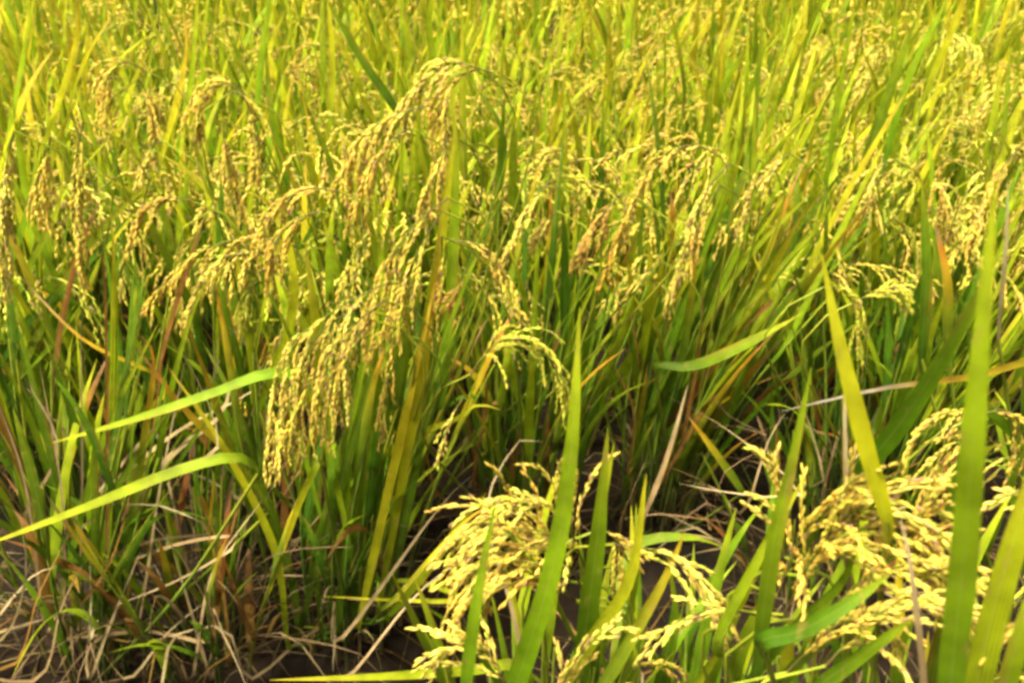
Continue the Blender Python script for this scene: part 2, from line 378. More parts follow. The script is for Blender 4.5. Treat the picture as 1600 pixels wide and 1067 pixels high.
hero('right', .74, 1.58, 'rice plant at right with small yellowish ears behind the tall yellow leaf', 17, ntil=22, npan=3, lean=(.12, .02), hc=.56, pals=mixd, dry=12)
hero('rim', .86, 1.05, 'golden eared rice plant at the right edge behind the broad bright leaf', 18, ntil=18, npan=4, lean=(.03, .04), hc=.50, pals=['lime', 'yellow', 'green', 'green'], dry=6)
hero('front', .05, .74, 'nearest rice plant at bottom centre with a mop of pale grain', 19, ntil=18, npan=1, lean=(.02, .0), hc=.50, pals=['lime', 'green', 'green', 'lime'], flare=.12, dry=6, lf=(.2, .3))
hero('bend', .43, .74, 'nearest rice plant at lower right with a bowed dome of golden ears', 20, ntil=18, npan=1, lean=(.03, .02), hc=.48, pals=['lime', 'green', 'green', 'yellow'], flare=.14, dry=8, lf=(.2, .3))
hero('stub', -.98, 1.06, 'withered brown rice plant in the lower left corner', 23, ntil=16, npan=0, hc=.30, pals=['rust', 'rust', 'deep', 'turn'], dry=60, dl=(.16, .46), lf=(.15, .28), spread=.09, flare=.3)
hero('gap', -.50, 1.20, 'withered straw coloured rice plant between the two lower left clumps', 24, ntil=16, npan=0, hc=.34, pals=['rust', 'turn', 'deep'], dry=56, dl=(.16, .50), lf=(.15, .28), spread=.08, flare=.3)
hero('dark', .50, 1.33, 'low withered rice plant in the dark opening right of centre', 25, ntil=8, npan=0, hc=.28, pals=['rust', 'deep', 'deep'], dry=48, dl=(.14, .42), lf=(.15, .25), spread=.09, flare=.35)
hero('low', .23, .84, 'small leafy green rice plant between the two nearest eared plants', 27, ntil=16, npan=0, hc=.36, pals=['green', 'deep', 'green', 'lime'], dry=14, lf=(.18, .30), flare=.3)
hero('tall', .56, .60, 'rice plant in the lower right corner with the broadest upright leaf', 21, ntil=6, npan=1, lean=(-.03, .0), hc=.46, pals=['lime', 'green'], flare=.10, dry=4, lf=(.18, .26))

# ------------------------------------------------------------------ the stand behind: seven prototypes, copied plant by plant
def copy_tree(o, parent=None):
    c = o.copy(); C.objects.link(c); c.parent = parent
    for ch in KIDS[o.name]: copy_tree(ch, c)
    return c
protos = []
for k in range(9):
    r = plant_root(0, 0, 'proto')
    tuft(R(100+k), r, ntil=15 + k % 3, npan=(11 if k < 5 else 5) + k % 3, hc=.585 + .02*(k % 3), spread=.05, flare=.18, sides=4, split=False, dry=3, lf=(.30, .45), lw=(.0125, .018), psize=1.15,
         pals=(['lime']*11 + ['yellow']*3 + ['green']*3 if k < 5 else ['lime']*12 + ['yellow']*4 + ['green']))
    protos.append(r)
KIDS = {}
for o in list(C.objects): KIDS[o.name] = []
for o in list(C.objects):
    if o.parent: KIDS[o.parent.name].append(o)
rng = R(5); middle = {}
used = [False]*len(protos)
heroes = [v[1][:2] for v in PL.values()]
row = 0; y = 1.34
while y < 3.2:
    half = .5145*(y*math.cos(PITCH) + .28) + .22
    x = -half + rng.uniform(0, .1)
    while x < half:
        px, py = x + rng.normal(0, .025), y + rng.normal(0, .03)
        ok = all(math.hypot(px-h[0], py-h[1]) > .17 for h in heroes)
        # the opening of bare mud in front of the fan-leaved clump and along the left corner
        if py < 1.42: ok = False
        if py < 1.55 and .12 < px < .45: ok = False
        if ok:
            k = int(rng.integers(0, 5)) if py < 1.95 or rng.random() < .25 else int(rng.integers(5, 9))
            p = protos[k] if not used[k] else copy_tree(protos[k]); used[k] = True
            s = rng.uniform(.92, 1.1)
            lx = .03 + .10*(px > .1) + rng.normal(0, .04); ly = rng.normal(0, .03)
            p.matrix_world = Matrix.Translation((px, py, gz(px, py))) @ Euler((-ly, lx, 0)).to_matrix().to_4x4() @ Matrix.Rotation(rng.random()*6.28, 4, 'Z') @ Matrix.Scale(s, 4)
            if py <= 2.15: middle.setdefault(row, []).append((px, p))
            p['label'] = ['ripening rice plant in the thick rows just behind the near clumps', 'yellow green rice plant in the dense far rows along the top'][py > 2.15]
            p['group'] = ['rice plants of the middle rows', 'rice plants of the far rows'][py > 2.15]
        x += .215
    y += .255; row += 1

ORD = 'first second third fourth fifth sixth seventh eighth ninth tenth eleventh twelfth thirteenth fourteenth'.split()
for r_, (k, lst) in enumerate(sorted(middle.items())):
    for i, (px, p) in enumerate(sorted(lst, key=lambda q: q[0])):
        p['label'] = 'ripening rice plant, %s from the left in the %s row behind the near clumps' % (ORD[i], ORD[r_])

# beyond the rows in view the crop is one mass
def far_crop():
    rng = R(9); mb = MB()
    y = 3.35
    spots = []
    while y < 8:
        for x in np.arange(-4.5, 4.5, .27): spots.append((x + rng.normal(0, .04), y + rng.normal(0, .05)))
        y += .34
    for y in np.arange(1.5, 3.3, .3):
        half = .5145*(y*math.cos(PITCH) + .28) + .45
        for x in np.arange(half, half + 2.0, .27): spots += [(x, y), (-x, y)]
    kinds = []
    for j in range(6):
        one = MB(); b = np.zeros(3)
        for i in range(15):
            az = rng.random()*6.28; o = np.array([math.cos(az), math.sin(az), 0]); tl = rng.uniform(.05, .3); h = rng.uniform(.55, .9)
            pts = [b + o*.04, b + o*(.04 + tl*h*.4) + np.array([.02, 0, h*.55]), b + o*(.04 + tl*h) + np.array([.06, 0, h])]
            blade(one, pts, .013, ['lime', 'yellow', 'green', 'turn', 'lime'][i % 5], rng, side=rng.normal(size=3), n=6)
        for i in range(4):
            az = rng.random()*6.28; o = np.array([math.cos(az), math.sin(az), 0])
            P = curve([b + np.array([0, 0, .5]), b + o*.05 + np.array([0, 0, .64]), b + o*.11 + np.array([0, 0, .65]), b + o*.15 + np.array([0, 0, .52])], 12)
            grains(one, P[4:], nrm(tang(P)[4:] + rng.normal(0, .35, (8, 3))), np.full(8, .035), np.full(8, .010), np.tile(GRAIN['gold'], (8, 1)), rng, 4)
        kinds.append((np.concatenate(one.v), np.concatenate(one.c), np.concatenate(one.q), np.concatenate(one.t), np.concatenate(one.st)))
    for (x, y) in spots:
        v, c, q, t, st = kinds[rng.integers(6)]; a = rng.random()*6.28; ca, sa = math.cos(a), math.sin(a)
        mb.add((v @ np.array([[ca, sa, 0], [-sa, ca, 0], [0, 0, 1]]))*rng.uniform(.9, 1.1) + [x, y, 0], c*rng.uniform(.9, 1.1), q, t, st)
    o = mb.build('rice_crop', M_LEAF); o['kind'] = 'stuff'; o['label'] = 'rest of the rice field running on behind the rows'; o['category'] = 'crop'
far_crop()

# ------------------------------------------------------------------ leaves one can follow in the photograph, each on its plant
FACE = np.array([0, -1, .45])
PBASE = [(o, np.array(o.matrix_world.translation)) for o in C.objects if o.parent is None and o.name.startswith('rice_plant')]
def owner(key, p):
    if key: return PL[key][0], PL[key][1]
    return min(PBASE, key=lambda q: math.hypot(q[1][0]-p[0], (q[1][1]-p[1])))
def to_local(o, pts):
    M = np.array(o.matrix_basis.inverted()); pts = np.asarray(pts)
    return pts @ M[:3, :3].T + M[:3, 3]
hr = R(77)
def leaf(key, px, w, pn, root=True, twist=0.0, face=None, base_w=.4, mat=None, name='leaf', fold=.2, peak=.38, n=18, tip=1.0, foot=.0):
    """px: (x, y, depth) from base to tip; root=True carries the blade down to the plant's foot."""
    pts = [at(*p) for p in px]; o, b = owner(key, pts[0])
    if root:
        g = b + np.array([hr.normal(0, .038), hr.normal(0, .03), foot])
        q = pts[0]; mid = g*.45 + q*.55; mid[2] = g[2] + (q[2]-g[2])*.5
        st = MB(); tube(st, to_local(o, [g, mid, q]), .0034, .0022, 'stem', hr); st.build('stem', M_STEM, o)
        d = nrm(q - mid); pts = [q - d*.03] + pts
    elif name != 'panicle':                                 # the sheath end runs back to the plant it grew on
        q = pts[0]; g = b + np.array([hr.normal(0, .03), hr.normal(0, .03), 0]); g[2] += max(.02, min(.55*(q[2] - b[2]), .30))
        pts = [g, g*.4 + q*.6 + np.array([0, 0, .02])] + pts; n += 5
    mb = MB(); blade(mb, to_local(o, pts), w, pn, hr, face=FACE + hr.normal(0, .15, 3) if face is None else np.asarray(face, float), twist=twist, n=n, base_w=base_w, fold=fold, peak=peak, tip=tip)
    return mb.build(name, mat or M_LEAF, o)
def ear(key, px, col='gold', nb=10, bl=.10, open_=.5, stalk=True, size=1.0, sides=5, stiff=False):
    pts = [at(*p) for p in px]; o, b = owner(key, pts[0])
    if stalk:
        g = b + np.array([hr.normal(0, .025), hr.normal(0, .025), 0]); q = pts[0]; d = nrm(q - pts[1])
        h = np.array([d[0], d[1], 0]); h = h/np.linalg.norm(h) if np.linalg.norm(h) > .15 else nrm(np.array([.3, .2, 0]))
        up = np.array([0, 0, 1.]); nk = q + h*.068 - up*.095; mid = g*.35 + nk*.65; mid[2] = g[2] + (nk[2]-g[2])*.62
        st = MB(); tube(st, to_local(o, [g, mid, nk, q + h*.045 - up*.030, q + h*.016 - up*.001, q]), .0030, .0013, 'stemy', hr, n=18); st.build('stem', M_STEM, o)
    return panicle(to_local(o, pts), hr, o, col, nb=nb, bl=bl, sides=sides, split=True, open_=open_, size=size, stiff=stiff or key in ('front', 'bend'))

# bottom centre
leaf('front', [(790, 1120, .60), (860, 900, .60), (893, 700, .60), (906, 480, .62)], .0175, 'lime', peak=.18, tip=.95, face=(-.35, -1, .35))
leaf('front', [(725, 1120, .58), (742, 960, .57), (775, 780, .58)], .0105, 'lime', tip=.8)
leaf('front', [(905, 1060, .66), (932, 850, .66), (950, 668, .67)], .0185, 'green', peak=.25)
leaf('front', [(930, 1040, .70), (925, 880, .70), (960, 690, .72)], .013, 'green')
leaf('front', [(860, 1110, .62), (930, 990, .62), (985, 900, .63), (1010, 740, .65)], .012, 'yellow', tip=.8)
leaf('front', [(920, 1110, .62), (990, 990, .63), (1040, 900, .65), (1070, 830, .66)], .012, 'turn', tip=.7)
leaf('front', [(420, 1062, .86), (600, 1056, .80), (740, 1046, .74), (810, 1040, .70)][::-1], .011, 'lime', root=False, base_w=.5)
leaf('mid', [(720, 936, 1.08), (620, 937, 1.10), (505, 931, 1.12)], .0075, 'yellow', root=False)
leaf('front', [(985, 860, .95), (1080, 840, .95), (1165, 872, .97)], .016, 'green', root=False, face=(0, -.3, 1))
# lower right
leaf('tall', [(1480, 1120, .37), (1505, 880, .36), (1525, 620, .355), (1556, 280, .37)], .0135, 'lime', peak=.25, tip=.95, fold=.12, face=(-.4, -1, .35))
leaf('tall', [(1300, 790, .62), (1400, 670, .60), (1490, 530, .58), (1560, 400, .57)], .0155, 'green', root=True)
leaf('bend', [(1386, 815, .55), (1350, 690, .555), (1310, 530, .56), (1284, 398, .57)], .0125, 'bright', root=True, tip=.6)
leaf('bend', [(1180, 1060, .56), (1205, 870, .56), (1235, 730, .57), (1268, 572, .59)], .0135, 'lime', tip=.7)
leaf('bend', [(1150, 1090, .57), (1240, 980, .57), (1320, 900, .58), (1300, 810, .62)][:3] + [(1345, 790, .6)], .012, 'green')
leaf('bend', [(1190, 1000, .50), (1250, 985, .50), (1330, 940, .51), (1392, 895, .52)], .0125, 'green', root=True, base_w=.8)
leaf('bend', [(1270, 1080, .48), (1350, 1020, .485), (1432, 960, .49)], .0125, 'green', base_w=.8)
leaf('tall', [(1515, 1120, .44), (1550, 960, .44), (1600, 790, .45), (1640, 640, .47)], .019, 'yellow', tip=.6)
leaf('tall', [(1560, 1130, .40), (1590, 1000, .40), (1640, 850, .41)], .013, 'lime')
leaf('rim', [(1680, 560, .98), (1520, 588, .92), (1380, 606, .88), (1222, 642, .86)], .0125, 'whitetip', root=False, base_w=.9, peak=.2)
leaf('rim', [(1440, 560, 1.0), (1447, 430, 1.0), (1440, 280, 1.02)], .0155, 'green')
leaf('rim', [(1480, 520, 1.0), (1480, 440, 1.0), (1462, 350, 1.02)], .011, 'turn')
leaf('rim', [(1560, 530, .95), (1572, 380, .95), (1575, 280, .97)], .005, 'straw')
leaf('rim', [(1530, 620, .96), (1600, 560, .95), (1680, 480, .95)], .016, 'green', root=False)
leaf('bend', [(1326, 940, .60), (1322, 760, .60), (1318, 560, .62)], .0045, 'straw', mat=M_DRY, name='dry_leaf')
leaf('bend', [(1445, 1090, .47), (1425, 900, .47), (1405, 800, .48)], .0045, 'straw', mat=M_DRY, name='dry_leaf')
leaf('bend', [(1120, 1000, .60), (1180, 880, .62), (1260, 740, .66)], .010, 'lime')
for key, s, y, w, pn in [('front', ((880, 1130), (915, 980), (905, 830)), .72, .014, 'green'), ('front', ((960, 1130), (975, 1000), (1000, 880)), .74, .014, 'green'), ('front', ((700, 1130), (690, 1040), (660, 980)), .74, .010, 'green'),
    ('front', ((1010, 1130), (1040, 1030), (1055, 930)), .76, .013, 'deep'), ('bend', ((1090, 1130), (1130, 1000), (1190, 880)), .70, .014, 'green'), ('bend', ((1130, 1120), (1160, 1010), (1210, 900)), .66, .014, 'green'),
    ('bend', ((1200, 1130), (1240, 1040), (1330, 980)), .64, .013, 'deep'), ('tall', ((1450, 1130), (1470, 1000), (1530, 850)), .60, .016, 'green'), ('tall', ((1500, 1130), (1560, 980), (1590, 830)), .60, .016, 'green'),
    ('tall', ((1420, 1130), (1400, 1040), (1440, 930)), .66, .012, 'green'), ('bend', ((1300, 1130), (1310, 1030), (1290, 960)), .70, .012, 'deep'), ('bend', ((1050, 1130), (1100, 1050), (1150, 990)), .68, .011, 'lime'),
    ('rim', ((1540, 860), (1570, 780), (1600, 700)), .9, .015, 'green'), ('rim', ((1480, 800), (1500, 740), (1560, 690)), .95, .014, 'green'), ('rim', ((1420, 820), (1440, 760), (1450, 700)), .98, .012, 'deep')]:
    leaf(key, [(a, b, y) for a, b in s], w, pn, twist=hr.normal(0, .4))
# horizontal blades at left
leaf('mid', [(500, 600, 1.14), (428, 582, 1.12), (330, 615, 1.10), (210, 655, 1.08), (80, 692, 1.08)], .0135, 'lime', root=True, base_w=.4, peak=.25, face=(0, -.8, .9))
leaf('left', [(405, 738, 1.0), (366, 714, .98), (270, 738, .96), (140, 790, .94), (-40, 858, .92)], .0135, 'lime', root=True, base_w=.3, peak=.25, face=(0, -.8, .9))
leaf('fan', [(1022, 570, 1.42), (1080, 572, 1.40), (1150, 545, 1.38), (1242, 497, 1.37)], .019, 'green', root=True, base_w=.15, peak=.5, face=(.2, -.7, .9))
leaf('mid', [(712, 655, 1.16), (745, 632, 1.15), (782, 640, 1.15)], .012, 'yellow', root=False, base_w=.1, face=(0, -.8, .8))
# main clump
for s in [((470, 980), (520, 800), (590, 560), (640, 400)), ((520, 1000), (560, 780), (600, 600), (650, 470)), ((560, 980), (600, 800), (650, 580), (680, 440)), ((590, 960), (630, 740), (665, 560), (690, 330)),
          ((505, 1010), (500, 860), (545, 660), (580, 520)), ((540, 1000), (570, 850), (585, 700), (560, 590)), ((610, 960), (690, 860), (730, 800), (760, 770)), ((450, 1010), (430, 860), (350, 700), (260, 570)),
          ((470, 1010), (455, 900), (400, 740), (320, 620)), ((600, 970), (640, 780), (665, 640), (672, 480)), ((530, 980), (545, 700), (570, 560), (610, 420)), ((580, 940), (600, 680), (640, 480), (665, 360))]:
    q = hr.uniform(1.12, 1.26)
    leaf('mid', [(a, b, q) for a, b in s], hr.uniform(.011, .016), ['green', 'green', 'lime', 'deep', 'yellow'][hr.integers(5)], root=True, twist=hr.normal(0, .3), peak=.45)
leaf('mid', [(640, 640, 1.18), (672, 480, 1.17), (690, 370, 1.17), (712, 190, 1.18)], .0150, 'yellow', peak=.4, tip=.95)
leaf('mid', [(690, 640, 1.26), (706, 440, 1.26), (712, 250, 1.27), (705, 130, 1.28)], .016, 'lime')
leaf('mid', [(405, 640, 1.3), (460, 470, 1.3), (430, 330, 1.32), (360, 290, 1.3)], .013, 'yellow')
leaf('mid', [(440, 870, 1.05), (470, 780, 1.04), (500, 720, 1.03)][::-1], .009, 'yellow', root=True)
leaf('left', [(20, 420, 1.30), (130, 530, 1.26), (260, 600, 1.24)][::-1], .008, 'turn', root=False)
for s, pn in [(((200, 850), (225, 690), (240, 560), (215, 520)), 'turn'), (((420, 800), (370, 720), (290, 640), (215, 545)), 'turn'), (((150, 960), (175, 700), (180, 450), (170, 310)), 'lime'),
              (((230, 900), (250, 700), (290, 520), (330, 420)), 'green'), (((110, 960), (150, 820), (230, 690), (290, 600)), 'deep'), (((170, 960), (210, 830), (300, 690), (350, 610)), 'deep'),
              (((170, 880), (172, 720), (176, 560), (178, 350)), 'lime'), (((90, 960), (140, 760), (180, 640), (250, 500)), 'green')]:
    leaf('left', [(a, b, 1.17) for a, b in s], hr.uniform(.008, .013), pn, twist=hr.normal(0, .3))
for s in [((0, 660), (60, 520), (140, 380), (260, 262)), ((-30, 600), (40, 430), (90, 330), (100, 230)), ((-40, 640), (30, 520), (120, 430), (210, 330)), ((-50, 560), (20, 400), (50, 300), (60, 180)), ((-40, 700), (20, 600), (90, 530), (130, 470))]:
    leaf('edge', [(a, b, 1.44) for a, b in s], hr.uniform(.013, .017), ['deep', 'green', 'green'][hr.integers(3)], twist=hr.normal(0, .3))
# fan of leaves right of centre
for s, pn in [(((1010, 640), (1050, 540), (1120, 430), (1200, 280)), 'green'), (((1020, 650), (1090, 520), (1170, 400), (1270, 300)), 'green'), (((1040, 660), (1120, 540), (1210, 430), (1290, 340)), 'green'),
              (((1050, 690), (1130, 600), (1230, 470), (1310, 390)), 'deep'), (((1000, 640), (1030, 480), (1090, 380), (1150, 250)), 'green'), (((960, 640), (1000, 540), (1060, 460), (1110, 380)), 'lime'),
              (((940, 620), (985, 560), (1040, 490), (1085, 430)), 'lime'), (((1030, 680), (1080, 620), (1150, 520), (1250, 440)), 'rust'), (((1010, 660), (1060, 500), (1120, 330), (1160, 180)), 'green'),
              (((1030, 660), (1110, 480), (1170, 330), (1180, 130)), 'lime'), (((1060, 640), (1150, 490), (1260, 330), (1300, 280)), 'green'), (((1000, 650), (1010, 480), (1000, 380), (1010, 300)), 'deep')]:
    leaf('fan', [(a, b, hr.uniform(1.52, 1.62)) for a, b in [s[0]]] + [(a, b, 1.55) for a, b in s[1:]], hr.uniform(.011, .016), pn, twist=hr.normal(0, .3))
leaf('fan', [(1000, 820, 1.25), (1040, 720, 1.27), (1075, 600, 1.30)], .009, 'straw', mat=M_DRY, name='dry_leaf')
leaf('fan', [(1160, 770, 1.35), (1120, 710, 1.35), (1075, 650, 1.36)], .013, 'turn', root=True)
# tall blades over the stand behind
for s, y, w, pn in [(((0, 300), (30, 120), (60, -40)), 1.75, .015, 'lime'), (((60, 250), (120, 60), (105, -60)), 1.8, .015, 'yellow'), (((110, 170), (130, 100), (170, 30)), 1.8, .012, 'yellow'),
                    (((250, 260), (290, 100), (285, 0)), 1.8, .020, 'gold'), (((275, 250), (300, 120), (310, -30)), 1.85, .016, 'lime'), (((400, 260), (405, 120), (430, -60)), 1.7, .018, 'lime'),
                    (((450, 290), (425, 180), (415, 60)), 1.7, .014, 'lime'), (((540, 420), (525, 290), (480, 160)), 1.5, .017, 'lime'), (((510, 230), (520, 100), (510, -20)), 1.9, .016, 'yellow'),
                    (((630, 190), (570, 100), (510, 0)), 1.75, .017, 'green'), (((780, 330), (785, 210), (730, 120)), 1.65, .020, 'green'), (((615, 420), (625, 300), (628, 150)), 1.6, .014, 'lime'),
                    (((660, 420), (650, 260), (660, 120)), 1.7, .016, 'lime'), (((890, 420), (885, 250), (880, 110)), 1.7, .010, 'lime'), (((850, 350), (850, 230), (860, 60)), 1.9, .012, 'lime'),
                    (((940, 300), (925, 230), (915, 150)), 1.9, .020, 'green'), (((1170, 350), (1180, 200), (1190, 30)), 1.6, .015, 'green'), (((1290, 290), (1310, 150), (1340, -20)), 1.7, .016, 'lime'),
                    (((1340, 290), (1380, 170), (1430, 30)), 1.65, .024, 'green'), (((1380, 260), (1420, 120), (1500, -40)), 1.7, .020, 'lime'), (((1440, 160), (1490, 40), (1530, -60)), 1.9, .018, 'yellow'),
                    (((1070, 140), (1060, 70), (1040, -20)), 2.0, .016, 'yellow'), (((1550, 220), (1590, 130), (1640, 60)), 1.8, .014, 'lime'), (((820, 130), (800, 40), (810, -50)), 2.1, .016, 'lime'),
                    (((680, 110), (670, 30), (690, -40)), 2.1, .017, 'lime'), (((960, 130), (990, 40), (1000, -50)), 2.1, .016, 'lime'), (((1240, 160), (1260, 60), (1300, -30)), 2.0, .016, 'lime')]:
    leaf(None, [(a, b, y) for a, b in s], w*.85, pn, root=True, twist=hr.normal(0, .4))

# ------------------------------------------------------------------ ears one can follow
E = ear
E('mid', [(700, 310, 1.17), (650, 350, 1.15), (600, 420, 1.13), (565, 500, 1.12)], 'gold', 16, 0.150, .32, size=1.0)
E('mid', [(690, 330, 1.15), (655, 390, 1.13), (620, 460, 1.12), (590, 530, 1.11)], 'gold', 13, 0.130, .32, size=1.0)
E('mid', [(610, 440, 1.12), (530, 480, 1.08), (460, 540, 1.06), (420, 640, 1.05)], 'pale', 17, 0.163, .32, size=1.0)
E('mid', [(600, 470, 1.10), (540, 520, 1.07), (490, 590, 1.05), (450, 680, 1.04)], 'gold', 16, 0.156, .32, size=1.0)
E('mid', [(560, 480, 1.09), (500, 520, 1.07), (460, 600, 1.05), (425, 700, 1.045)], 'pale', 14, 0.156, .32, size=1.0)
E('mid', [(580, 500, 1.09), (555, 530, 1.08), (525, 580, 1.07), (510, 640, 1.06)], 'pale', 10, 0.130, .35, size=1.1)
E('mid', [(612, 520, 1.10), (608, 560, 1.10), (603, 610, 1.10), (598, 660, 1.10)], 'gold', 7, 0.091, .2, size=1.1)
E('mid', [(690, 370, 1.15), (690, 420, 1.15), (680, 460, 1.15), (672, 500, 1.15)], 'gold', 9, 0.091, .25, size=1.1)
E('centre', [(735, 585, 1.140), (770, 540, 1.140), (815, 525, 1.140), (855, 555, 1.140), (878, 610, 1.140)], 'green', 22, .105, .3, size=1.1)
E('centre', [(705, 375, 1.240), (750, 385, 1.220), (790, 430, 1.210), (815, 490, 1.200)], 'gold', 16, .07, .25, size=1.1)
E('centre', [(725, 620, 1.110), (700, 660, 1.100), (685, 710, 1.090)], 'pale', 7, .045, .15, stalk=False, size=1.1)
E('centre', [(725, 430, 1.240), (715, 450, 1.240), (705, 480, 1.240)], 'brown', 12, .05, .7, size=1.1)
E('arch', [(470, 380, 1.340), (390, 370, 1.300), (300, 400, 1.280), (232, 470, 1.270)], 'gold', 16, .09, .25, size=1.25)
E('arch', [(440, 400, 1.320), (380, 395, 1.290), (320, 430, 1.280), (290, 490, 1.270)], 'pale', 16, .08, .25, size=1.25)
E('arch', [(420, 420, 1.310), (400, 430, 1.300), (385, 460, 1.290), (380, 490, 1.290)], 'green', 12, .08, .4, size=1.25)
E('arch', [(300, 315, 1.320), (260, 310, 1.310), (220, 335, 1.300), (200, 385, 1.300)], 'gold', 13, .06, .25, size=1.25)
E('left', [(330, 330, 1.30), (345, 345, 1.30), (375, 380, 1.30), (400, 420, 1.30)], 'pale', 6, .05, .25)
E('edge', [(130, 190, 1.300), (118, 260, 1.290), (118, 340, 1.280), (124, 420, 1.280)], 'gold', 20, .10, .22, size=1.25)
E('edge', [(22, 205, 1.300), (8, 270, 1.290), (6, 350, 1.280), (4, 430, 1.280)], 'pale', 20, .10, .22, size=1.25)
E('edge', [(80, 215, 1.360), (70, 250, 1.360), (60, 290, 1.360), (65, 330, 1.360)], 'gold', 16, .08, .4, size=1.25)
E('edge', [(245, 215, 1.390), (230, 245, 1.390), (215, 280, 1.390)], 'pale', 12, .05, .25, size=1.25)
E(None, [(225, 110, 1.590), (195, 98, 1.580), (168, 125, 1.570), (158, 185, 1.570)], 'gold', 17, .10, .45, size=1.22)
E(None, [(215, 125, 1.590), (220, 130, 1.590), (235, 160, 1.590), (240, 190, 1.590)], 'gold', 14, .08, .45, size=1.22)
E(None, [(385, 150, 1.490), (355, 130, 1.490), (320, 150, 1.490), (308, 200, 1.490)], 'gold', 17, .10, .4, size=1.22)
E(None, [(360, 145, 1.480), (380, 150, 1.480), (392, 190, 1.480), (395, 260, 1.480)], 'gold', 16, .10, .35, size=1.22)
E(None, [(350, 190, 1.440), (350, 220, 1.440), (360, 270, 1.440), (380, 330, 1.440)], 'gold', 16, .09, .4, size=1.22)
E(None, [(770, 115, 1.440), (710, 100, 1.420), (655, 130, 1.410), (620, 175, 1.400)], 'pale', 20, .11, .4, size=1.22)
E(None, [(745, 110, 1.440), (715, 120, 1.420), (695, 160, 1.410), (690, 230, 1.400)], 'gold', 20, .11, .45, size=1.22)
E(None, [(670, 165, 1.400), (620, 180, 1.390), (570, 210, 1.380), (535, 270, 1.380)], 'gold', 20, .11, .45, size=1.22)
E(None, [(640, 200, 1.380), (600, 230, 1.370), (570, 280, 1.360), (550, 340, 1.360)], 'gold', 17, .10, .4, size=1.22)
E(None, [(700, 210, 1.380), (690, 250, 1.370), (670, 290, 1.360), (660, 330, 1.360)], 'gold', 17, .09, .4, size=1.22)
E(None, [(530, 300, 1.290), (480, 295, 1.280), (435, 320, 1.270), (405, 365, 1.270)], 'gold', 16, .08, .3, size=1.22)
E(None, [(500, 330, 1.260), (460, 345, 1.250), (430, 380, 1.240), (420, 430, 1.240)], 'orange', 14, .08, .4, size=1.22)
E('centre', [(858, 285, 1.340), (835, 310, 1.330), (812, 350, 1.320), (795, 390, 1.320)], 'pale', 17, .055, .25, size=1.1)
E('centre', [(870, 330, 1.340), (850, 350, 1.340), (835, 375, 1.340)], 'pale', 9, .05, .4, size=1.1)
E(None, [(975, 300, 1.340), (945, 330, 1.340), (920, 365, 1.340), (905, 400, 1.340)], 'brown', 20, .075, .4, size=1.22)
E(None, [(995, 310, 1.340), (975, 350, 1.340), (960, 390, 1.340), (945, 430, 1.340)], 'orange', 16, .075, .35, size=1.22)
E('fan', [(1140, 255, 1.420), (1095, 310, 1.400), (1068, 390, 1.390), (1045, 470, 1.390)], 'pale', 26, .085, .2, size=1.1)
E('fan', [(1125, 290, 1.420), (1095, 350, 1.400), (1075, 410, 1.390)], 'gold', 16, .075, .25, size=1.1)
E('fan', [(1090, 225, 1.440), (1050, 235, 1.430), (1015, 265, 1.430), (985, 320, 1.430)], 'gold', 16, .08, .35, size=1.1)
E('fan', [(1185, 250, 1.440), (1172, 300, 1.440), (1160, 350, 1.440)], 'pale', 13, .07, .2, size=1.1)
E('fan', [(1035, 410, 1.390), (1005, 430, 1.390), (975, 470, 1.390), (960, 500, 1.390)], 'pale', 12, .035, .25, size=1.1)
E(None, [(1235, 240, 1.390), (1215, 255, 1.390), (1195, 285, 1.390)], 'pale', 12, .04, .25, size=1.22)
E('right', [(1400, 250, 1.50), (1375, 260, 1.50), (1360, 290, 1.50), (1368, 330, 1.50)], 'pale', 14, .07, .5, size=1.1)
E('right', [(1480, 245, 1.45), (1470, 270, 1.45), (1480, 320, 1.45), (1490, 360, 1.45)], 'gold', 16, .09, .4, size=1.1)
E('right', [(1610, 215, 1.35), (1580, 245, 1.35), (1545, 300, 1.35), (1520, 370, 1.35)], 'gold', 20, .085, .25, size=1.1)
E('right', [(1480, 380, 1.40), (1495, 330, 1.40), (1515, 300, 1.40), (1530, 340, 1.40)], 'pale', 13, .08, .4, size=1.1)
E('right', [(1285, 450, 1.25), (1315, 450, 1.25), (1335, 480, 1.25), (1345, 540, 1.25)], 'green', 17, .08, .25, size=1.1)
E('right', [(1340, 470, 1.28), (1370, 455, 1.28), (1400, 450, 1.28), (1415, 475, 1.28)], 'green', 16, .05, .5, size=1.1)
E('rim', [(1560, 650, 1.0), (1500, 640, .98), (1450, 660, .97), (1425, 700, .97)], 'gold', 12, .07, .35, size=1.1)
E('rim', [(1560, 690, .98), (1500, 690, .96), (1460, 720, .95), (1440, 770, .95)], 'gold', 12, .075, .4, size=1.1)
E('rim', [(1530, 650, .96), (1570, 640, .96), (1600, 680, .96), (1610, 740, .96)], 'gold', 12, .08, .5, size=1.1)
